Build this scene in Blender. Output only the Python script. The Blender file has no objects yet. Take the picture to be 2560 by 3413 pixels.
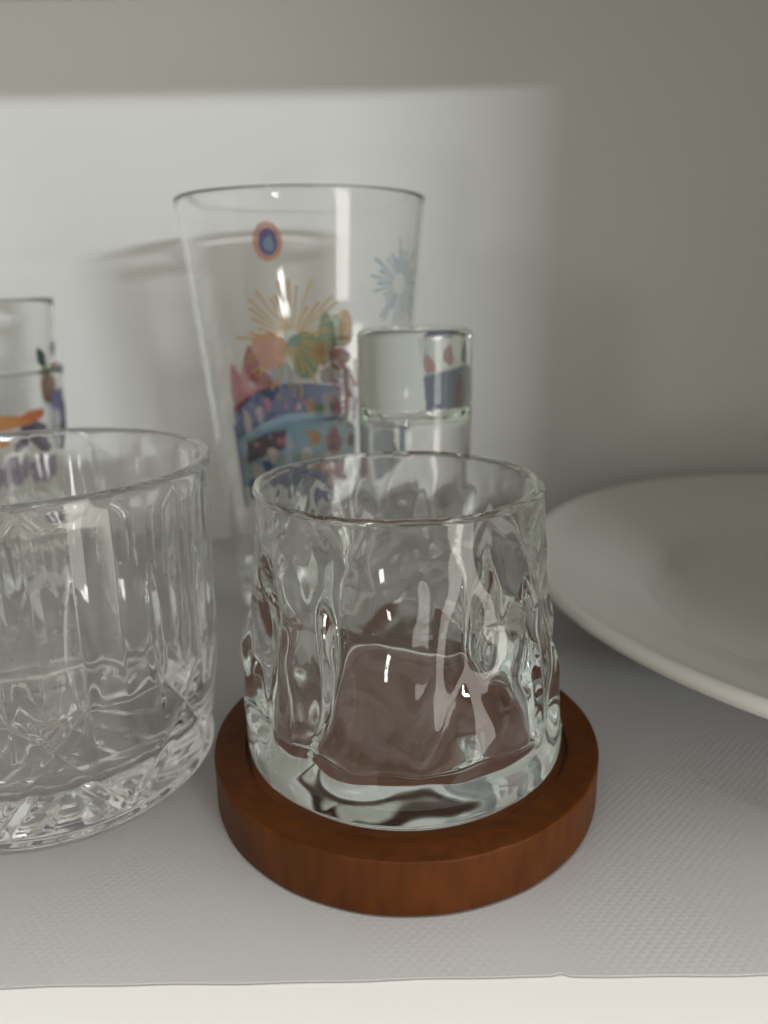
import bpy, math, random
import numpy as np
from mathutils import Matrix, Vector

random.seed(7)
rng = np.random.default_rng(11)
CM = 0.01
scn = bpy.context.scene
col = scn.collection

# ------------------------------------------------------------------ camera
CAM_H = 14.78                       # cm above the shelf liner
pitch, roll = math.radians(16.4), math.radians(0.9)
f = Vector((0, math.cos(pitch), -math.sin(pitch)))
u = Vector((0, math.sin(pitch), math.cos(pitch)))
r = Vector((1, 0, 0))
r2 = r * math.cos(roll) - u * math.sin(roll)
u2 = u * math.cos(roll) + r * math.sin(roll)
cam_d = bpy.data.cameras.new('camera')
cam = bpy.data.objects.new('camera', cam_d)
col.objects.link(cam)
m = Matrix.Identity(4)
for i in range(3):
    m[i][0], m[i][1], m[i][2] = r2[i], u2[i], -f[i]
m[2][3] = CAM_H * CM
cam.matrix_world = m
cam_d.sensor_width = 36
cam_d.lens = 27.03
cam_d.clip_start = 0.005
cam_d.clip_end = 50
cam_d.dof.use_dof = True
cam_d.dof.focus_distance = 0.192
cam_d.dof.aperture_fstop = 8.5
scn.camera = cam

# ------------------------------------------------------------------ light: an indoor room in front of an open cabinet
world = bpy.data.worlds.new('World')
scn.world = world
world.use_nodes = True
bg = world.node_tree.nodes['Background']
bg.inputs['Color'].default_value = (1.0, 0.935, 0.79, 1)
bg.inputs['Strength'].default_value = 0.40


def area(name, loc, target, sx, sy, radiance, color, spread=180):
    d = bpy.data.lights.new(name, 'AREA')
    d.shape = 'RECTANGLE'
    d.size, d.size_y = sx, sy
    d.energy = radiance * math.pi * sx * sy
    d.color = color
    o = bpy.data.objects.new(name, d)
    col.objects.link(o)
    o.location = loc
    o.rotation_euler = (Vector(target) - Vector(loc)).to_track_quat('-Z', 'Y').to_euler()
    return o


LAMP = area('ceiling_lamp', (1.41, -2.05, 0.58), (0, .45, .15), .62, .035, 470, (.93, .97, 1.0))
LAMP.data.cycles.is_caustics_light = True
WINDOW = area('window_light', (0.57, -0.32, -0.13), (0, .25, .0), .20, .80, 3.9, (1.0, .95, .88))
LIP_FILL = area('lip_fill', (-0.15, -0.06, 1.45), (-0.05, 0.12, .0), .34, .34, 33, (1.0, .98, .96))  # unseen overhead fill, added to brighten the shelf lip and liner front

PENDANT = area('pendant_lamp', (-0.40, -0.90, -0.10), (0, .35, .12), .10, .09, 24, (1.0, .97, .93))

scn.render.engine = 'CYCLES'
cy = scn.cycles
cy.max_bounces = 48
cy.transmission_bounces = 40
cy.glossy_bounces = 40
cy.diffuse_bounces = 5
cy.transparent_max_bounces = 24
cy.caustics_reflective = True
cy.caustics_refractive = True
cy.blur_glossy = 0.3
cy.sample_clamp_indirect = 20.0
cy.use_denoising = True
try:
    cy.denoiser = 'OPENIMAGEDENOISE'
except Exception:
    pass
vs = scn.view_settings
vs.view_transform = 'Standard'
vs.look = 'None'
vs.exposure = 0.0
vs.gamma = 1.0
vs.use_curve_mapping = False


# ------------------------------------------------------------------ materials
def new_mat(name):
    mt = bpy.data.materials.new(name)
    mt.use_nodes = True
    nt = mt.node_tree
    nt.nodes.clear()
    out = nt.nodes.new('ShaderNodeOutputMaterial')
    return mt, nt, out


def N(nt, t, **kw):
    n = nt.nodes.new(t)
    for k, v in kw.items():
        setattr(n, k, v)
    return n


def principled(name, color, rough=.5, spec=.5, coat=0, coat_rough=.1):
    mt, nt, out = new_mat(name)
    b = N(nt, 'ShaderNodeBsdfPrincipled')
    b.inputs['Base Color'].default_value = (*color, 1)
    b.inputs['Roughness'].default_value = rough
    b.inputs['Specular IOR Level'].default_value = spec
    b.inputs['Coat Weight'].default_value = coat
    b.inputs['Coat Roughness'].default_value = coat_rough
    nt.links.new(b.outputs[0], out.inputs[0])
    return mt, nt, b


def noise_bump(nt, b, scale, strength, dist, detail=4):
    tc = N(nt, 'ShaderNodeTexCoord')
    no = N(nt, 'ShaderNodeTexNoise')
    no.inputs['Scale'].default_value = scale
    no.inputs['Detail'].default_value = detail
    bp = N(nt, 'ShaderNodeBump')
    bp.inputs['Strength'].default_value = strength
    bp.inputs['Distance'].default_value = dist
    nt.links.new(tc.outputs['Object'], no.inputs['Vector'])
    nt.links.new(no.outputs['Fac'], bp.inputs['Height'])
    nt.links.new(bp.outputs[0], b.inputs['Normal'])
    return tc, no


def color_noise(nt, b, c1, c2, scale, detail=5, stretch=(1, 1, 1)):
    tc = N(nt, 'ShaderNodeTexCoord')
    mp = N(nt, 'ShaderNodeMapping')
    mp.inputs['Scale'].default_value = stretch
    no = N(nt, 'ShaderNodeTexNoise')
    no.inputs['Scale'].default_value = scale
    no.inputs['Detail'].default_value = detail
    rp = N(nt, 'ShaderNodeValToRGB')
    rp.color_ramp.elements[0].position = .35
    rp.color_ramp.elements[1].position = .65
    rp.color_ramp.elements[0].color = (*c1, 1)
    rp.color_ramp.elements[1].color = (*c2, 1)
    nt.links.new(tc.outputs['Object'], mp.inputs[0])
    nt.links.new(mp.outputs[0], no.inputs['Vector'])
    nt.links.new(no.outputs['Fac'], rp.inputs[0])
    nt.links.new(rp.outputs[0], b.inputs['Base Color'])
    return no


def glass(name, color=(1, 1, 1), ior=1.5, rough=0.0, absorb=None, density=0):
    mt, nt, out = new_mat(name)
    g = N(nt, 'ShaderNodeBsdfGlass')
    g.inputs['Color'].default_value = (*color, 1)
    g.inputs['IOR'].default_value = ior
    g.inputs['Roughness'].default_value = rough
    nt.links.new(g.outputs[0], out.inputs[0])
    if absorb:
        a = N(nt, 'ShaderNodeVolumeAbsorption')
        a.inputs['Color'].default_value = (*absorb, 1)
        a.inputs['Density'].default_value = density
        nt.links.new(a.outputs[0], out.inputs['Volume'])
    return mt


M_WALL, nt, b = principled('cabinet_melamine', (.80, .80, .785), .42, .4)
color_noise(nt, b, (.79, .79, .775), (.81, .81, .795), 6)
noise_bump(nt, b, 90, .08, .0006)
M_LIP, nt, b = principled('shelf_laminate', (.86, .85, .83), .35, .4)
noise_bump(nt, b, 60, .05, .0005)

# grey plastic liner with a tiny embossed diamond grid
M_LINER, nt, b = principled('embossed_liner', (.52, .515, .51), .38, .45)
tc = N(nt, 'ShaderNodeTexCoord')
mp = N(nt, 'ShaderNodeMapping')
mp.inputs['Rotation'].default_value = (0, 0, math.radians(45))
mp.inputs['Scale'].default_value = (540, 540, 540)
nt.links.new(tc.outputs['Object'], mp.inputs[0])
sx = N(nt, 'ShaderNodeSeparateXYZ')
nt.links.new(mp.outputs[0], sx.inputs[0])
tri = []
for ax in ('X', 'Y'):
    pp = N(nt, 'ShaderNodeMath', operation='PINGPONG')
    pp.inputs[1].default_value = .5
    nt.links.new(sx.outputs[ax], pp.inputs[0])
    tri.append(pp)
mn = N(nt, 'ShaderNodeMath', operation='MINIMUM')
nt.links.new(tri[0].outputs[0], mn.inputs[0])
nt.links.new(tri[1].outputs[0], mn.inputs[1])
bp = N(nt, 'ShaderNodeBump')
bp.inputs['Strength'].default_value = .26
bp.inputs['Distance'].default_value = .0007
wn = N(nt, 'ShaderNodeTexNoise')
wn.inputs['Scale'].default_value = 22
wn.inputs['Detail'].default_value = 3
wr = N(nt, 'ShaderNodeMapRange')
wr.inputs['From Min'].default_value = .38
wr.inputs['From Max'].default_value = .68
wr.inputs['To Min'].default_value = .15
nt.links.new(tc.outputs['Object'], wn.inputs['Vector'])
nt.links.new(wn.outputs['Fac'], wr.inputs['Value'])
ml = N(nt, 'ShaderNodeMath', operation='MULTIPLY')
nt.links.new(mn.outputs[0], ml.inputs[0])
nt.links.new(wr.outputs[0], ml.inputs[1])
nt.links.new(ml.outputs[0], bp.inputs['Height'])
nt.links.new(bp.outputs[0], b.inputs['Normal'])
color_noise(nt, b, (.50, .495, .49), (.54, .535, .53), 9)

# stained turned wood
M_WOOD, nt, b = principled('stained_wood', (.14, .045, .014), .48, .18)
tc = N(nt, 'ShaderNodeTexCoord')
mp = N(nt, 'ShaderNodeMapping')
mp.inputs['Scale'].default_value = (260, 260, 70)
no = N(nt, 'ShaderNodeTexNoise')
no.inputs['Scale'].default_value = 1
no.inputs['Detail'].default_value = 6
rp = N(nt, 'ShaderNodeValToRGB')
rp.color_ramp.elements[0].position = .3
rp.color_ramp.elements[0].color = (.074, .0195, .0012, 1)
rp.color_ramp.elements[1].position = .75
rp.color_ramp.elements[1].color = (.120, .0325, .0020, 1)
no2 = N(nt, 'ShaderNodeTexNoise')
no2.inputs['Scale'].default_value = 38
no2.inputs['Detail'].default_value = 3
rp2 = N(nt, 'ShaderNodeValToRGB')
rp2.color_ramp.elements[0].color = (.6, .6, .6, 1)
rp2.color_ramp.elements[1].color = (1.3, 1.25, 1.2, 1)
mx = N(nt, 'ShaderNodeMix', data_type='RGBA', blend_type='MULTIPLY')
mx.inputs['Factor'].default_value = 1
nt.links.new(tc.outputs['Object'], mp.inputs[0])
nt.links.new(mp.outputs[0], no.inputs['Vector'])
nt.links.new(tc.outputs['Object'], no2.inputs['Vector'])
nt.links.new(no.outputs['Fac'], rp.inputs[0])
nt.links.new(no2.outputs['Fac'], rp2.inputs[0])
nt.links.new(rp.outputs[0], mx.inputs['A'])
nt.links.new(rp2.outputs[0], mx.inputs['B'])
nt.links.new(mx.outputs['Result'], b.inputs['Base Color'])
bp = N(nt, 'ShaderNodeBump')
bp.inputs['Strength'].default_value = .08
bp.inputs['Distance'].default_value = .0006
nt.links.new(no.outputs['Fac'], bp.inputs['Height'])
nt.links.new(bp.outputs[0], b.inputs['Normal'])

M_WOOD_BRIGHT, nt, b = principled('brightened_wood', (.15, .055, .022), .6, .2)  # coaster wood, colour lightened to make up for weak light under the glass
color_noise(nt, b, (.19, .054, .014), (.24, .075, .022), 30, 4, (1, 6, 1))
M_PLATE, nt, b = principled('stoneware_glaze', (.70, .69, .655), .28, .5, .6, .14)
noise_bump(nt, b, 40, .06, .0006)

M_RIPPLE = glass('ripple_glass', (1, 1, 1), 1.51, 0, (.5, .95, .86), 1.3)
M_CRYSTAL = glass('crystal_glass', (1, 1, 1), 1.52)
M_PINT = glass('pint_glass', (.997, 1, .998), 1.5)
M_SHOT = glass('shot_glass', (1, 1, 1), 1.5, 0, (.7, .95, .75), 4.0)
M_FLORAL = glass('tumbler_glass', (.997, 1, .998), 1.5)

INK = {}


def ink(name, color, fade=.85, see=.30):
    if name in INK:
        return INK[name]
    mt, nt, out = new_mat('ink_' + name)
    d = N(nt, 'ShaderNodeBsdfPrincipled')
    g_ = .3 * color[0] + .6 * color[1] + .1 * color[2]
    color = tuple(fade * (.78 * c_ + .22 * g_) for c_ in color)
    d.inputs['Base Color'].default_value = (*color, 1)
    d.inputs['Roughness'].default_value = .45
    t = N(nt, 'ShaderNodeBsdfTranslucent')
    t.inputs['Color'].default_value = (*color, 1)
    mx = N(nt, 'ShaderNodeMixShader')
    mx.inputs[0].default_value = .35
    nt.links.new(d.outputs[0], mx.inputs[1])
    nt.links.new(t.outputs[0], mx.inputs[2])
    tp = N(nt, 'ShaderNodeBsdfTransparent')
    mx2 = N(nt, 'ShaderNodeMixShader')
    mx2.inputs[0].default_value = see
    nt.links.new(mx.outputs[0], mx2.inputs[1])
    nt.links.new(tp.outputs[0], mx2.inputs[2])
    nt.links.new(mx2.outputs[0], out.inputs[0])
    INK[name] = mt
    return mt


def C(hexs, k=1.0):
    v = [int(hexs[i:i + 2], 16) / 255 for i in (0, 2, 4)]
    return tuple(k * (x / 12.92 if x <= .04045 else ((x + .055) / 1.055) ** 2.4) for x in v)


# ------------------------------------------------------------------ mesh helpers (cm in, metres out)
def link_mesh(name, verts, faces, mat, parent=None, smooth=True, sharp=None):
    me = bpy.data.meshes.new(name)
    v = np.asarray(verts, float) * CM
    me.from_pydata(v.tolist(), [], faces)
    me.validate()
    me.update()
    if smooth:
        me.polygons.foreach_set('use_smooth', [True] * len(me.polygons))
        if sharp:
            me.set_sharp_from_angle(angle=math.radians(sharp))
    me.materials.append(mat)
    o = bpy.data.objects.new(name, me)
    col.objects.link(o)
    o.parent = parent
    return o


def tag(o, label=None, cat=None, group=None, kind=None):
    for k, v in (('label', label), ('category', cat), ('group', group), ('kind', kind)):
        if v:
            o[k] = v
    return o


def thing(name, loc, label, cat, group=None):
    o = bpy.data.objects.new(name, None)
    o.empty_display_size = .01
    col.objects.link(o)
    o.location = [c * CM for c in loc]
    return tag(o, label, cat, group)


def box(name, x0, x1, y0, y1, z0, z1, mat, bevel=0.0):
    import bmesh
    bm = bmesh.new()
    bmesh.ops.create_cube(bm, size=1)
    for v in bm.verts:
        v.co = Vector(((x0 + x1) / 2 + v.co.x * (x1 - x0), (y0 + y1) / 2 + v.co.y * (y1 - y0), (z0 + z1) / 2 + v.co.z * (z1 - z0))) * CM
    if bevel:
        bmesh.ops.bevel(bm, geom=bm.edges[:], offset=bevel * CM, segments=3, affect='EDGES', profile=.5)
    me = bpy.data.meshes.new(name)
    bm.to_mesh(me)
    bm.free()
    me.materials.append(mat)
    o = bpy.data.objects.new(name, me)
    col.objects.link(o)
    return o


def densify(pts, step):
    out = [pts[0]]
    for a, b_ in zip(pts[:-1], pts[1:]):
        d = math.dist(a, b_)
        n = max(1, int(math.ceil(d / step)))
        for i in range(1, n + 1):
            t = i / n
            out.append(tuple(a[k] + (b_[k] - a[k]) * t for k in range(2)))
    return out


def arc(cx, cz, rad, a0, a1, n):
    return [(cx + rad * math.cos(math.radians(a0 + (a1 - a0) * i / n)), cz + rad * math.sin(math.radians(a0 + (a1 - a0) * i / n))) for i in range(n + 1)]


def lathe(name, prof, nt_, mat, parent=None, disp=None, closed_axis=True, sharp=None):
    """prof: (r,z) from the axis under the base, up outside, down inside to the axis. disp(theta, r, z, i) -> dr, dz arrays"""
    prof = np.array(prof, float)
    th = np.linspace(0, 2 * np.pi, nt_, endpoint=False)
    verts, faces = [], []
    n = len(prof)
    idx0 = []
    for i, (rr, zz) in enumerate(prof):
        if rr < 1e-6:
            idx0.append((len(verts), True))
            dz = 0.0
            if disp is not None:
                dz = float(np.mean(disp(th, np.full(nt_, 1e-3), np.full(nt_, zz), i)[1]))
            verts.append((0, 0, zz + dz))
        else:
            idx0.append((len(verts), False))
            R_, Z_ = np.full(nt_, rr), np.full(nt_, zz)
            if disp is not None:
                dr, dz = disp(th, R_, Z_, i)
                R_, Z_ = R_ + dr, Z_ + dz
            verts.extend(np.stack([R_ * np.cos(th), R_ * np.sin(th), Z_], 1).tolist())
    for i in range(n - 1):
        (a, pa), (b_, pb) = idx0[i], idx0[i + 1]
        for k in range(nt_):
            k2 = (k + 1) % nt_
            if pa and pb:
                continue
            if pa:
                faces.append((a, b_ + k2, b_ + k))
            elif pb:
                faces.append((a + k, a + k2, b_))
            else:
                faces.append((a + k, a + k2, b_ + k2, b_ + k))
    return link_mesh(name, verts, faces, mat, parent, True, sharp)


def smoothstep(a, b_, x):
    t = np.clip((x - a) / (b_ - a), 0, 1)
    return t * t * (3 - 2 * t)


# ------------------------------------------------------------------ the cabinet
BACK = 45.12
tag(box('shelf', -34, 37, 10.6, BACK, -2.0, -0.078, M_LIP, .12), kind='structure')
tag(box('back_wall', -36, 39, BACK, BACK + 1.2, -4, 33, M_WALL), kind='structure')
tag(box('wall_right', 37, 38.6, 11.5, BACK, -4, 33, M_WALL), kind='structure')
tag(box('wall_left', -35.6, -34, 11.5, BACK, -4, 33, M_WALL), kind='structure')
tag(box('ceiling', -34, 37, 11.5, BACK, 29.0, 30.8, M_WALL), kind='structure')
tag(box('wall_front_stile', 23.9, 38.6, 9.6, 11.45, -4, 33, M_WALL, .1), kind='structure')

# liner: thin sheet, slightly wandering cut edge with one little nick
verts, faces = [], []
xs = np.linspace(-33.9, 36.9, 356)
edge = 13.42 + .05 * np.sin(xs * .16 + 1.1) + .02 * np.sin(xs * .7) + .012 * np.sin(xs * 2.3)
edge = edge + .22 * np.exp(-((xs - 3.75) / .12) ** 2) * .35
for x, e in zip(xs, edge):
    verts += [(x, e + .6, -.074), (x, e, -.026), (x, e + .006, 0), (x, BACK - .25, 0), (x, BACK - .25, -.074)]
for i in range(len(xs) - 1):
    a, c_ = i * 5, (i + 1) * 5
    for k in range(4):
        faces.append((a + k, c_ + k, c_ + k + 1, a + k + 1))
    faces.append((a + 4, c_ + 4, c_, a))
liner = link_mesh('shelf_liner', verts, faces, M_LINER, None, False)
tag(liner, 'grey embossed plastic liner sheet covering the white cabinet shelf', 'shelf liner')

# ------------------------------------------------------------------ coaster
cx, cyy = .54, 20.93
coaster = thing('wooden_coaster', (cx, cyy, .004), 'round reddish brown wooden coaster under the rippled whisky glass', 'coaster')
R, T, RR, ZR = 5.79, 1.63, 4.88, 1.27
prof = [(0, 0), (R - .15, 0)] + arc(R - .13, .13, .13, -90, 0, 4)[1:] + arc(R - .06, T - .06, .06, 0, 90, 5) + \
    arc(RR + .07, T - .07, .07, 90, 180, 4) + [(RR, ZR + .06), (RR - .06, ZR), (0, ZR)]
prof = densify(prof, .35)


def coaster_disp(th, rr, zz, i):
    dr = .012 * np.sin(3 * th + 1) + .005 * np.sin(17 * th) - .03 * np.exp(-((th - 5.1) / .03) ** 2) * (zz > 1.5) - .025 * np.exp(-((th - 4.55) / .02) ** 2) * (zz > 1.5)
    return dr * (rr > 4.5), 0 * th


lathe('disc', prof, 192, M_WOOD, coaster, coaster_disp, sharp=50)
lathe('recess_floor', [(0, ZR + .003), (RR - .14, ZR + .003), (RR - .12, ZR + .012), (RR - .14, ZR + .021), (3, ZR + .021), (0, ZR + .021)], 96, M_WOOD_BRIGHT, coaster)  # thin added disc that carries the brightened wood colour

# ------------------------------------------------------------------ rippled whisky glass
gx, gy, gz = .43, 20.93, ZR + .028
ripple = thing('whisky_glass', (gx, gy, gz), 'empty clear whisky tumbler with rippled bark-like sides standing on a wooden coaster', 'glass')
H = 8.28
outer_z = np.array([0, .5, 1.0, 2.0, 3.0, 4.2, 5.6, 7.0, 8.28])
outer_r = np.array([4.60, 4.76, 4.76, 4.64, 4.50, 4.34, 4.18, 4.06, 4.0])


_zf = np.linspace(-1, H + 1, 500)
_rf = np.interp(_zf, outer_z, outer_r)
_k = np.exp(-np.linspace(-2.2, 2.2, 91) ** 2)
_rf = np.convolve(np.pad(_rf, 45, mode='edge'), _k / _k.sum(), mode='valid')


def ro(z):
    return np.interp(z, _zf, _rf)


zz = np.linspace(.45, H - .12, 120)
P_out = [(0, .05), (2.2, .045), (3.6, .03), (3.95, 0), (4.1, 0)] + arc(4.12, .40, .40, -90, -10, 8)[1:]
P_out = densify(P_out, .16)
P_out += [(float(ro(z)), float(z)) for z in zz]
P_rim = arc(4.0 - .12, H - .12, .12, 8, 172, 10)
iz = np.linspace(H - .16, 1.83, 80)
P_in = [(float(np.interp(z, [1.4, 2.45, 5.5, H], [3.83, 3.83, 3.765, 3.755])), float(z)) for z in iz]
P_fl = arc(2.98, 1.75, .85, 0, -90, 26)
P_fl += [(r_, .90 - .04 * (1 - r_ / 2.98)) for r_ in np.linspace(2.8, 0, 16)]
prof_r = P_out + P_rim + P_in + P_fl
n_out = len(P_out)
n_rim = len(P_rim)

# seeds of the bark lobes
seeds = []
rows = [(-.2, 9, .9), (2.2, 8, 1.5), (4.4, 9, 1.6), (6.5, 10, 1.3), (8.4, 11, 1.0)]
for k, (z0, nn, hh) in enumerate(rows):
    for j in range(nn):
        seeds.append(((j + .5 * (k % 2) + rng.uniform(-.3, .3)) * 2 * math.pi / nn, z0 + rng.uniform(-.75, .75), rng.uniform(.75, 1.35), hh * rng.uniform(.8, 1.3), rng.uniform(-.25, .25)))
seeds = np.array(seeds)


def bark(th, z):
    dth = (th[:, None] - seeds[None, :, 0] + math.pi) % (2 * math.pi) - math.pi
    dz = z[:, None] - seeds[None, :, 1]
    dx = dth * 4.4 + seeds[None, :, 4] * dz
    d2 = (dx / (1.25 * seeds[None, :, 2])) ** 2 + (dz / (1.5 * seeds[None, :, 3])) ** 2
    k = 5.0
    s = -np.log(np.exp(-k * d2).sum(1) + 1e-9) / k        # smooth nearest-cell distance
    lob = 1 - np.clip(s, 0, 1.6)
    return lob


fine = []
for k in range(6):
    for j in range(20):
        fine.append(((j + .5 * (k % 2) + rng.uniform(-.35, .35)) * 2 * math.pi / 20, 1.6 + k * 1.25 + rng.uniform(-.5, .5), rng.uniform(.35, .6), rng.uniform(.7, 1.3), rng.uniform(-.2, .2), rng.uniform(-1, 1)))
fine = np.array(fine)


def ribs(th, z):
    dth = (th[:, None] - fine[None, :, 0] + math.pi) % (2 * math.pi) - math.pi
    dz = z[:, None] - fine[None, :, 1]
    dx = dth * 4.4 + fine[None, :, 4] * dz
    return (fine[None, :, 5] * np.exp(-(dx / fine[None, :, 2]) ** 2 - (dz / fine[None, :, 3]) ** 2)).sum(1)


def wav(th, z):
    return (np.sin(5 * th + 1.7 * z) * np.sin(2.1 * z + 3 * th) + .7 * np.sin(9 * th - 1.1 * z + 2) + .5 * np.sin(14 * th + 2.6 * np.sin(.9 * z))) / 2.2


def ripple_disp(th, rr, z, i):
    ones = np.ones_like(th)
    lean = (.085 - .17 * z / H) * np.cos(th)            # the hand-shaped body is a touch out of round
    if i < n_out:
        w = smoothstep(H - .25, H - 2.2, z) * .9 + .10
        w = w * (.015 + .985 * smoothstep(.9, 2.3, z)) * smoothstep(.02, .4, z) * smoothstep(3.6, 4.3, rr)
        a = .36 * (.55 + .45 * smoothstep(7.5, 3.0, z))
        a = a * (.5 + .5 * smoothstep(1.3, 3.4, z))
        side = .62 + .55 * np.abs(np.cos(th)) + .55 * np.clip(np.sin(th), 0, 1)
        dr = w * side * (a * (bark(th, z) - .55) + .05 * wav(th, z) + (.095 + .06 * np.cos(th) ** 2) * ribs(th, z) + .010 * (.4 + .6 * np.abs(np.cos(th))) * np.sin(31 * th + 2.2 * np.sin(1.3 * z + 4 * th)) * np.sin(1.9 * z + 5 * th))
        return dr + lean * (rr > 4.2), 0 * th
    if i < n_out + n_rim:
        return .014 * np.sin(5 * th) + .012 * np.sin(23 * th + 2 * np.sin(3 * th)) + lean, .025 * np.sin(2 * th + .8) + .01 * np.sin(7 * th)
    w = smoothstep(H, H - 2.0, z) * smoothstep(1.3, 2.0, rr)
    lob = .15 * (bark(th + .2, z + .6) - .5) + .05 * ribs(th + 1.3, z + .4)
    dr = w * (lob + .035 * wav(th + 1, z * 1.1)) + lean * (rr > 3.2)
    px, py = rr * np.cos(th), rr * np.sin(th)
    fl = smoothstep(2.2, 1.2, z)
    dz = fl * (.025 * np.sin(1.1 * px + .6) * np.cos(.9 * py) + .014 * np.sin(2.3 * px + 1.1 * py + 1))
    dr = dr + smoothstep(3.6, 2.0, z) * smoothstep(.95, 1.5, z) * (.07 * np.sin(7 * th + 1.1 * np.sin(2 * th)) + .05 * np.sin(13 * th + 1.5 * np.sin(3 * th))) * smoothstep(2.2, 3.4, rr)
    return dr, dz


lathe('body', prof_r, 300, M_RIPPLE, ripple, ripple_disp)

# ------------------------------------------------------------------ cut crystal tumbler
kx, ky = -10.75, 22.4
crystal = thing('crystal_tumbler', (kx, ky, .004), 'empty cut crystal tumbler with fluted sides and star cut base beside the coaster', 'glass')
KH = 9.98
kz = np.linspace(.35, KH - .14, 230)


def kr(z):
    return np.interp(z, [0, .35, 1.2, 3.0, 5.0, KH], [4.56, 4.72, 4.92, 5.18, 5.34, 5.48])


P_b = [(0, .22), (1.0, .18), (3.0, .12), (4.1, .10), (4.35, 0), (4.6, 0)]
P_b = densify(P_b, .07)
P_b += arc(4.62, .26, .26, -80, -20, 5)
P_o = [(float(kr(z)), float(z)) for z in kz]
P_r = arc(5.48 - .13, KH - .13, .13, 8, 172, 9)
P_i = [(float(np.interp(z, [2.2, 4, KH]
                        , [4.65, 4.93, 5.2])), float(z)) for z in np.linspace(KH - .2, 2.4, 60)]
P_f = arc(3.88, 2.25, .78, 10, -90, 16) + [(r_, 1.47 - .22 * (1 - (r_ / 3.9) ** 2)) for r_ in np.linspace(3.7, 0, 18)]
prof_k = P_b + P_o + P_r + P_i + P_f
nkb, nko = len(P_b), len(P_o)


def tri_wave(x):
    return np.abs((x % 1.0) - .5) * 2      # 1 at integers, 0 half way


def groove(dist, w, depth):
    x = np.clip(1 - np.abs(dist) / w, 0, 1)
    return -depth * x * x * (3 - 2 * x) ** .5 / 1.0


def crystal_disp(th, rr, z, i):
    zero = 0 * th
    if i < nkb:
        # starburst of radial cuts under the base
        spokes = 16
        a = ((th * spokes / (2 * math.pi)) % 1.0 - .5) * (2 * math.pi / spokes) * rr
        w = .05 + .075 * rr
        dz = .07 * np.clip(1 - np.abs(a) / w, 0, 1) * smoothstep(3.75, 3.2, rr) * smoothstep(.1, .5, rr)
        return zero, dz
    if i < nkb + nko:
        n = 8
        R_ = 5.3
        seg = 2 * math.pi * R_ / n
        s = th * R_
        dr = zero.copy()
        # diagonal crossing cuts on the lower body
        for sgn in (1, -1):
            for off in (0.0,):
                ph = (s + sgn * (z - .4) * .80 + off) / seg
                d = ((ph + .5) % 1.0 - .5) * seg
                dr = np.minimum(dr, groove(d, .46, .085) * smoothstep(4.7, 3.4, z) * smoothstep(.25, .8, z))
        # long pointed flutes that taper upward
        for off, zt, zb, w0, dep in ((.25, 7.8, 3.0, .42, .09), (.75, 7.8, 3.0, .42, .09)):
            d = ((s / seg - off + .5) % 1.0 - .5) * seg
            t = np.clip((z - zb) / (zt - zb), 0, 1)
            w = w0 * np.sin(np.pi * np.clip(t, 0, 1)) ** .6 + 1e-3
            dr = np.minimum(dr, groove(d, w, dep) * (np.sin(np.pi * t) ** .5))
        # shallow flat panels all the way to the rim
        n2 = 16
        ph = th * n2 / (2 * math.pi)
        x = (ph % 1.0) - .5
        half = math.pi / n2
        flat = 5.48 * (math.cos(half) / np.cos(x * 2 * half) - math.cos(half)) - 5.48 * (1 - math.cos(half))
        dr = dr + flat * 1.1 * smoothstep(KH - .1, KH - .9, z) * smoothstep(3.5, 5.5, z)
        return dr, zero
    return zero, zero


lathe('body', prof_k, 576, M_CRYSTAL, crystal, crystal_disp, sharp=40)


# ------------------------------------------------------------------ plain tapered glasses with printed decoration
def taper_profile(rb, rt, h, wall, base, heel=.35, lip=.0):
    k = (rt - rb) / h
    o_ = lambda z: rb + k * z
    pr = [(0, .12), (rb * .7, .10), (rb - heel - .15, .02), (rb - heel, 0)]
    pr = densify(pr, .3)
    pr += arc(rb - heel, heel, heel, -90, 0, 8)[1:]
    pr += densify([(o_(heel + .15), heel + .15), (o_(h - wall * .5), h - wall * .5)], .4)
    pr += arc(rt - wall * .5, h - wall * .5, wall * .5, 10, 170, 8)
    ri = lambda z: o_(z) - wall
    fr = .9
    pr += densify([(ri(h - wall * .5), h - wall * .5), (ri(base + fr) - .02, base + fr)], .4)
    pr += arc(ri(base + fr) - fr - .02, base + fr, fr, -6, -90, 10)
    pr += densify([(ri(base + fr) - fr - .1, base), (0, base - .06)], .5)
    return pr


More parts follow.
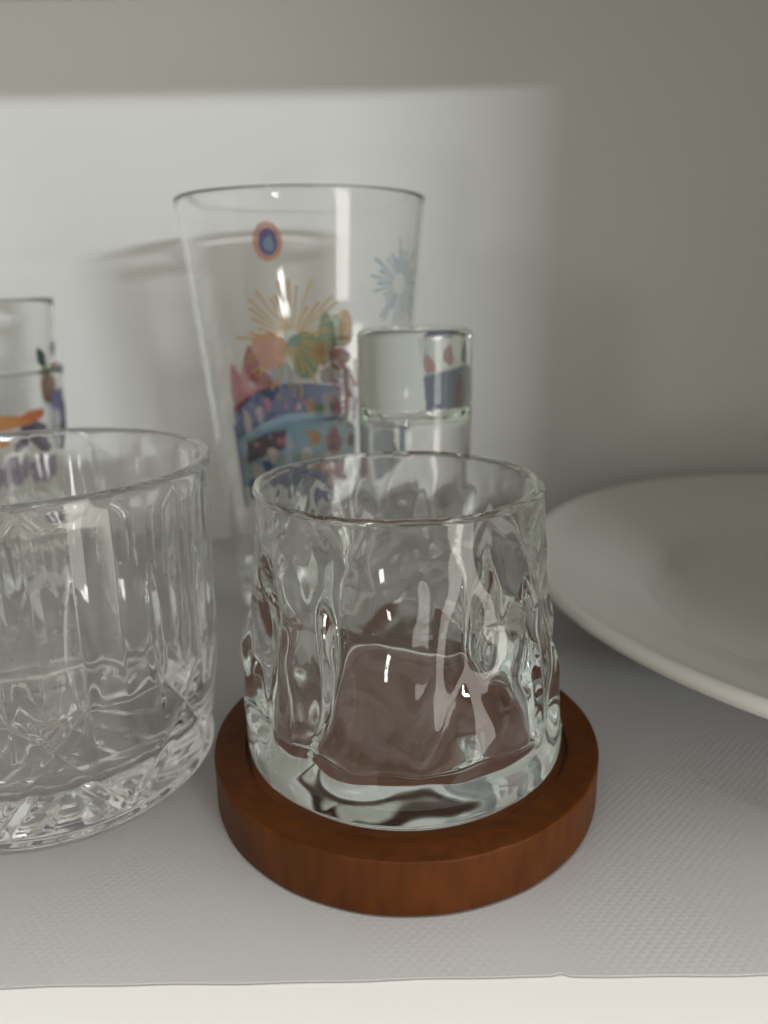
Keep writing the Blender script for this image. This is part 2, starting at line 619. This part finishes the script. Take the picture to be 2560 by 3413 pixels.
class Print:
    """flat ink laid on the outside of a tapered glass; coordinates: degrees round the glass (0 = front, + = right), height in cm"""

    def __init__(self, parent, rb, rt, h, lift=.012):
        self.p, self.rb, self.k, self.lift = parent, rb, (rt - rb) / h, lift

    def pt(self, a, z, up=0):
        R_ = self.rb + self.k * z + self.lift + up
        t = math.radians(a)
        return (R_ * math.sin(t), -R_ * math.cos(t), z)

    def patch(self, name, outline, mat, up=0, rings=4, fill=None):
        n0 = len(outline)
        o_ = []
        for i in range(n0):
            a, b_ = outline[i], outline[(i + 1) % n0]
            m_ = max(1, int(max(abs(a[0] - b_[0]) / 4, abs(a[1] - b_[1]) / .5)))
            for j in range(m_):
                o_.append((a[0] + (b_[0] - a[0]) * j / m_, a[1] + (b_[1] - a[1]) * j / m_))
        n = len(o_)
        ca, cz = sum(p[0] for p in o_) / n, sum(p[1] for p in o_) / n
        v = [self.pt(ca, cz, up)]
        fc = []
        for k in range(1, rings + 1):
            s = k / rings
            v += [self.pt(ca + (p[0] - ca) * s, cz + (p[1] - cz) * s, up) for p in o_]
        for j in range(n):
            j2 = (j + 1) % n
            fc.append((0, 1 + j, 1 + j2))
            for k in range(rings - 1):
                a, b_ = 1 + k * n, 1 + (k + 1) * n
                fc.append((a + j, b_ + j, b_ + j2, a + j2))
        return link_mesh(name, v, fc, mat, self.p)

    def blob(self, name, a, z, ra, rz, mat, up=0, wob=0, n=20, rot=0, pw=1.0):
        o_ = []
        ph = random.uniform(0, 6)
        for j in range(n):
            t = 2 * math.pi * j / n
            k = 1 + wob * math.sin(3 * t + ph) + wob * .6 * math.sin(5 * t + 2 * ph)
            x, y = k * math.cos(t), k * math.sin(t)
            cr, sr = math.cos(rot), math.sin(rot)
            o_.append((a + ra * (x * cr - y * sr), z + rz * (x * sr + y * cr)))
        return self.patch(name, o_, mat, up, 2)

    def burst(self, name, a, z, rad, mat, n=34, up=0, w=.05, inner=.14, seed=1):
        rd = random.Random(seed)
        R_ = self.rb + self.k * z
        dg = math.degrees(1 / R_)
        v, fc = [], []
        for j in range(n):
            t = 2 * math.pi * (j + rd.uniform(-.25, .25)) / n
            L = rad * rd.choice((.62, .78, .9, 1.0, 1.05))
            ww = w * rd.uniform(.75, 1.25)
            b0 = len(v)
            for k in range(4):
                q = k / 3
                rr = rad * inner + (L - rad * inner) * q
                hw = ww * (.45 + .75 * q)
                for s in (-1, 1):
                    x = rr * math.cos(t) - s * hw * math.sin(t)
                    y = rr * math.sin(t) + s * hw * math.cos(t)
                    v.append(self.pt(a + x * dg, z + y, up))
            for k in range(3):
                fc.append((b0 + 2 * k, b0 + 2 * k + 2, b0 + 2 * k + 3, b0 + 2 * k + 1))
        return link_mesh(name, v, fc, mat, self.p)


# tall pint glass
PX, PY, PB, PT, PH = -3.41, 36.0, 3.72, 5.42, 18.43
pint = thing('pint_glass', (PX, PY, .004), 'tall flared pint glass printed with fireworks and a blue festival ribbon', 'glass')
lathe('body', taper_profile(PB, PT, PH, .24, 1.3), 160, M_PINT, pint)
pr = Print(pint, PB, PT, PH)
yel, blu, pnk = ink('yellow', C('dcae42'), .8, .08), ink('ice_blue', C('8fb4c8')), ink('pink', C('d4617c'))
navy, teal, mar = ink('navy', C('2f4f9a')), ink('teal', C('4f97ad')), ink('maroon', C('6b3444'))
cream, gold, grn = ink('cream', C('ead9c4')), ink('gold', C('cf9a3c')), ink('green', C('3f8a5c'))
orn, lgrn, red = ink('orange', C('d9763c')), ink('pale_green', C('a8cdb0')), ink('red', C('b8354f'))
rose, sky_, vio = ink('rose', C('e48a92')), ink('pale_blue', C('8fb8cf')), ink('violet', C('5a5fa8'))
# emblem: ring with a blue heart
pr.blob('emblem_ring', -9.4, 16.45, 6.4, .72, orn, 0, .01)
pr.blob('emblem_centre', -9.0, 16.44, 4.2, .50, ink('blue', C('4862b0')), .012, .01)
pr.blob('emblem_highlight', -8.8, 16.35, 2.2, .26, sky_, .02, .1)
# fireworks
pr.burst('firework_print', -1.1, 12.82, 2.25, yel, 40, .075, .038, .16, 3)
pr.burst('firework_print', 55.0, 14.85, 1.7, blu, 30, .01, .05, .25, 5)
pr.burst('firework_print', 30.5, 10.6, 1.35, pnk, 26, .03, .045, .18, 8)
# rounded shapes behind the firework
pr.blob('bloom_print', -12.5, 12.35, 8.5, .75, rose, 0, .12)
pr.blob('bloom_print', -23.0, 11.75, 4.6, .72, red, .006, .1)
pr.blob('bloom_print', -33.5, 10.75, 4.6, .95, pnk, .004, .1)
pr.blob('bloom_print', -18.5, 11.1, 5.2, .55, red, .01, .12)
pr.blob('bloom_print', -27.5, 10.9, 3.0, .8, rose, .012, .1)
pr.blob('leaf_print', 4.5, 12.2, 8.2, .95, grn, .002, .1)
pr.blob('leaf_print', 14.5, 12.75, 4.4, 1.05, grn, .006, .08)
pr.blob('leaf_print', -14, 10.75, 4.0, .4, grn, .014, .15)
pr.blob('balloon_print', 19.5, 13.1, 3.2, .62, lgrn, .004, .04)
pr.blob('balloon_print', 23.8, 13.15, 3.6, .72, gold, .010, .04)
pr.blob('balloon_print', 11.0, 12.2, 3.2, .42, gold, .014, .1)
pr.blob('bloom_print', 20.6, 12.0, 5.2, .46, red, .012, .12)
pr.blob('bloom_print', 19.5, 12.2, 2.6, .2, rose, .018, .1)
pr.blob('cloud_print', 16.5, 11.35, 5.2, .42, ink('grey_blue', C('8a90a8')), .008, .12)
pr.blob('leaf_print', 24.0, 11.2, 2.0, .5, ink('olive', C('6d6648')), .012, .1)
pr.blob('cloud_print', -6.5, 11.3, 7.0, .5, sky_, .006, .12)


# ribbons
def band(name, top, bot, mat, up):
    pr.patch(name, top + bot[::-1], mat, up, 6)


band('ribbon_print', [(-38, 9.75), (-31.8, 10.25), (-21, 10.72), (-9.8, 11.0), (6, 11.05), (21.5, 10.9)],
     [(-38.5, 8.4), (-35, 8.75), (-21, 9.35), (-6.2, 9.75), (8, 9.9), (22, 9.8)], navy, .016)
band('ribbon_edge_print', [(-38, 10.0), (-31.8, 10.5), (-21, 10.97), (-9.8, 11.2)],
     [(-38, 9.72), (-31.8, 10.22), (-21, 10.69), (-9.8, 10.97)], rose, .018)
band('ribbon_print', [(-37, 8.35), (-22, 9.05), (-6.4, 9.55), (12.6, 9.68), (24, 9.5), (29.5, 9.1)],
     [(-37, 6.4), (-30, 6.6), (-14, 7.35), (5, 7.6), (18, 7.65), (30, 7.6)], teal, .024)
band('ribbon_edge_print', [(-37, 8.6), (-22, 9.3), (-6.4, 9.8), (12.6, 9.9), (24, 9.75)],
     [(-37, 8.33), (-22, 9.03), (-6.4, 9.53), (12.6, 9.66), (24, 9.5)], sky_, .026)
band('ribbon_panel_print', [(-31, 8.45), (-18, 8.95), (-6.8, 9.2)], [(-32.4, 7.5), (-20, 8.0), (-8.4, 8.3)], mar, .03)
band('ribbon_print', [(-39.5, 9.2), (-37, 9.2)], [(-39.5, 5.4), (-36.5, 5.6)], navy, .03)
for a, z, ra, rz, mt in ((-29, 9.35, 2.2, .5, cream), (-21, 9.75, 2.0, .36, cream), (-16, 10.2, 1.6, .3, rose), (-24, 9.0, 2.2, .22, orn),
                         (6, 10.1, 2.2, .34, gold), (15, 10.2, 3.0, .45, cream), (10, 9.95, 3.0, .26, grn), (19, 9.95, 2.2, .45, rose), (24.5, 10.1, 1.4, .7, orn)):
    pr.blob('confetti_print', a, z, ra, rz, mt, .021, .14)
for a, z, ra, rz, mt in ((7.5, 8.75, 3.0, .34, gold), (17.4, 8.6, 4.2, .55, rose), (17.6, 8.35, 2.6, .4, cream), (26.8, 8.6, 1.7, .32, gold),
                         (3, 8.05, 3.4, .3, cream), (-15.5, 8.0, 3.0, .36, cream), (-19, 7.55, 3.2, .3, navy), (-26, 7.2, 3.4, .36, cream)):
    pr.blob('confetti_print', a, z, ra, rz, mt, .034, .12)
band('ribbon_print', [(-34, 6.7), (-20, 7.2), (0, 7.6)], [(-34, 5.9), (-18, 6.2), (2, 6.6)], navy, .03)
band('ribbon_print', [(4, 7.65), (16, 7.75), (24, 7.7)], [(5, 7.1), (16, 7.2), (24, 7.1)], red, .036)
band('ribbon_print', [(-6, 7.15), (6, 7.2), (14, 7.1)], [(-6, 6.98), (6, 7.02), (14, 6.95)], gold, .04)
band('ribbon_print', [(34, 11.2), (50, 11.6), (66, 11.3), (82, 10.9)], [(34, 9.3), (50, 9.5), (66, 9.2), (82, 9.0)], navy, .016)
band('ribbon_print', [(34, 9.2), (50, 9.4), (66, 9.1), (82, 8.9)], [(34, 6.9), (50, 7.1), (66, 6.9), (82, 6.8)], teal, .016)
for a, z, ra, rz, mt in ((40, 11.9, 3.0, .4, red), (52, 12.0, 3.0, .45, grn), (63, 11.9, 2.6, .4, rose), (74, 11.5, 4.0, .4, rose), (46, 10.4, 2.5, .4, cream), (57, 10.6, 2.0, .5, rose), (60, 8.2, 3.2, .5, red)):
    pr.blob('bloom_print', a, z, ra, rz, mt, .024, .1)
pr.blob('bloom_print', 8.5, 6.65, 9.0, .45, vio, .03, .06)
pr.blob('leaf_print', 9, 6.0, 9.0, .6, ink('deep_teal', C('2f6a72')), .026, .1)
pr.blob('bloom_print', -10, 5.9, 5.5, .5, ink('blue', (.07, .12, .45)), .026, .15)

rq = random.Random(21)
for q in range(34):
    a = rq.uniform(-34, 27)
    base_z = 9.55 + .013 * a if q % 2 else 8.0 + .015 * a
    pr.blob('confetti_print', a, base_z + rq.uniform(.15, 1.1), rq.uniform(.6, 1.3), rq.uniform(.08, .17), rq.choice((cream, rose, gold, sky_, red, lgrn, vio)), .05, .1, 10)

# heavy-based shooter glass, standing upside down
SX, SY, SR, SH = 1.25, 29.4, 2.16, 13.26
shot = thing('shooter_glass', (SX, SY, .004), 'slim cylindrical shooter glass upside down with its thick solid base on top', 'glass')
wl = .20
prs = arc(SR - .09, .09, .09, 188, 360, 8)
prs = [(SR - .18 - wl + .18, .09)] + [(SR - wl, .10)][:0] + arc(SR - wl * .5, wl * .5, wl * .5, 180, 360, 8)
prs += densify([(SR, wl), (SR, 10.2)], .5) + [(SR - .015, 10.35), (SR - .05, 10.47), (SR - .015, 10.6)] + densify([(SR, 10.75), (SR, SH - .30)], .4)
prs += arc(SR - .30, SH - .30, .30, 0, 90, 8)[1:] + densify([(SR - .38, SH), (1.3, SH - .03), (0, SH - .07)], .3)
inner = densify([(SR - wl, .1), (SR - wl, 9.3)], .5) + [(SR - wl - .02, 9.6)] + arc(SR - wl - .65, 9.65, .63, 0, 90, 10) + [(.6, 10.31), (0, 10.33)]
prof_s = inner[::-1] + prs[1:]
lathe('body', prof_s, 128, M_SHOT, shot)

# two nested tumblers with a floral print
FX, FY = -20.5, 37.2
low = thing('floral_tumbler', (FX, FY, .004), 'lower of two nested floral tumblers, printed with purple and orange flowers', 'glass', 'nested floral tumblers')
lathe('body', taper_profile(3.95, 4.95, 11.25, .24, 1.0), 128, M_FLORAL, low)
up_ = thing('floral_tumbler', (FX + .03, FY, 3.22), 'upper of two nested floral tumblers, with a dark green leaf near its side', 'glass', 'nested floral tumblers')
lathe('body', taper_profile(3.86, 4.86, 11.25, .24, 1.0), 128, M_FLORAL, up_)
dgrn, ygrn = ink('dark_green', C('14463a'), 1.0, .06), ink('yellow_green', C('86a81e'), 1.0, .06)
por, lil, dlil = ink('soft_orange', C('e09a6a'), 1.0, .06), ink('lilac', C('8c86b8'), 1.0, .06), ink('plum', C('8a68a4'), 1.0, .06)
pu = Print(up_, 3.86, 4.86, 11.25)


def leaf(P_, name, a, z, ra, rz, mat, rot, up=0):
    o_ = []
    for j in range(24):
        t = 2 * math.pi * j / 24
        x = math.cos(t)
        y = math.sin(t) * (1 - abs(x) ** 1.6 * .75)
        cr, sr = math.cos(rot), math.sin(rot)
        o_.append((a + ra * (x * cr - y * .55 * sr), z + rz * (x * sr + y * .55 * cr)))
    P_.patch(name, o_, mat, up, 2)


leaf(pu, 'leaf_print', 82, 8.55, 8, .62, dgrn, -1.0)
leaf(pu, 'leaf_print', 101, 8.9, 6, .42, ink('grey_green', C('55776a'), 1.0, .06), 1.2)
leaf(pu, 'leaf_print', 84, 7.95, 8, .32, ygrn, .3, .01)
pu.blob('petal_print', 86, 7.15, 9, .72, por, 0, .08)
pu.blob('petal_print', 106, 7.9, 7, .32, por, 0, .1)
pu.blob('petal_print', 70, 5.2, 10, .6, dlil, 0, .1)
pl = Print(low, 3.95, 4.95, 11.25)
pl.blob('petal_print', 92, 9.75, 9, .55, lil, 0, .1)
pl.blob('petal_print', 101, 8.95, 8, .7, lil, .006, .1)
pl.blob('petal_print', 104, 8.2, 6, .55, ink('indigo', C('5a5aa0'), 1.0, .06), .01, .1)
leaf(pl, 'leaf_print', 94, 8.3, 5, .4, ink('moss', C('5a6a34'), 1.0, .06), 1.0)
pl.blob('petal_print', 52, 9.12, 15, .32, ink('amber', C('d98a20'), 1.0, .06), 0, .08)
pl.blob('petal_print', 68, 9.3, 8, .26, ink('bright_orange', C('e0701a'), 1.0, .06), .006, .1)
for a, z in ((40, 6.7), (52, 6.6), (64, 6.5), (58, 7.0), (74, 6.7)):
    pl.blob('petal_print', a, z, 7.5, .55, ink('purple', C('9a76b0'), 1.0, .35), .004 + .004 * (a % 3), .08)

# ------------------------------------------------------------------ serving plate
plx, ply, PRR, PZ = 20.97, 28.5, 15.1, 3.98
plate = thing('serving_plate', (plx, ply, .004), 'large off white stoneware plate with a wide rim, standing next to the glasses', 'plate')
pp_ = [(0, .35), (6.2, .35), (6.35, .05), (6.5, 0), (6.9, 0), (7.05, .06), (7.2, .45), (9.0, .9), (10.2, 1.75), (12.5, 2.75), (14.6, 3.42)]
pp_ += arc(PRR - .27, PZ - .27, .27, -60, 110, 10)
pp_ += [(14.2, PZ - .22), (12.5, 3.35), (11.0, 2.85), (10.35, 2.62), (10.0, 2.42), (9.7, 2.0), (9.4, 1.5), (9.0, 1.18), (8.3, 1.0), (7.0, .96), (4, .95), (0, .93)]
pp_ = densify(pp_, .5)
lathe('body', pp_, 192, M_PLATE, plate)

# light that passes through the thin glasses on its way to the wall and shelf
for o in col.objects:
    if o.type != 'MESH':
        continue
    if o.name in ('back_wall', 'shelf_liner', 'shelf', 'wall_left'):
        o.cycles.is_caustics_receiver = True
    if o.parent and o.parent.name.startswith(('pint_glass', 'floral_tumbler', 'shooter_glass')) and o.name.startswith('body'):
        o.cycles.is_caustics_caster = True
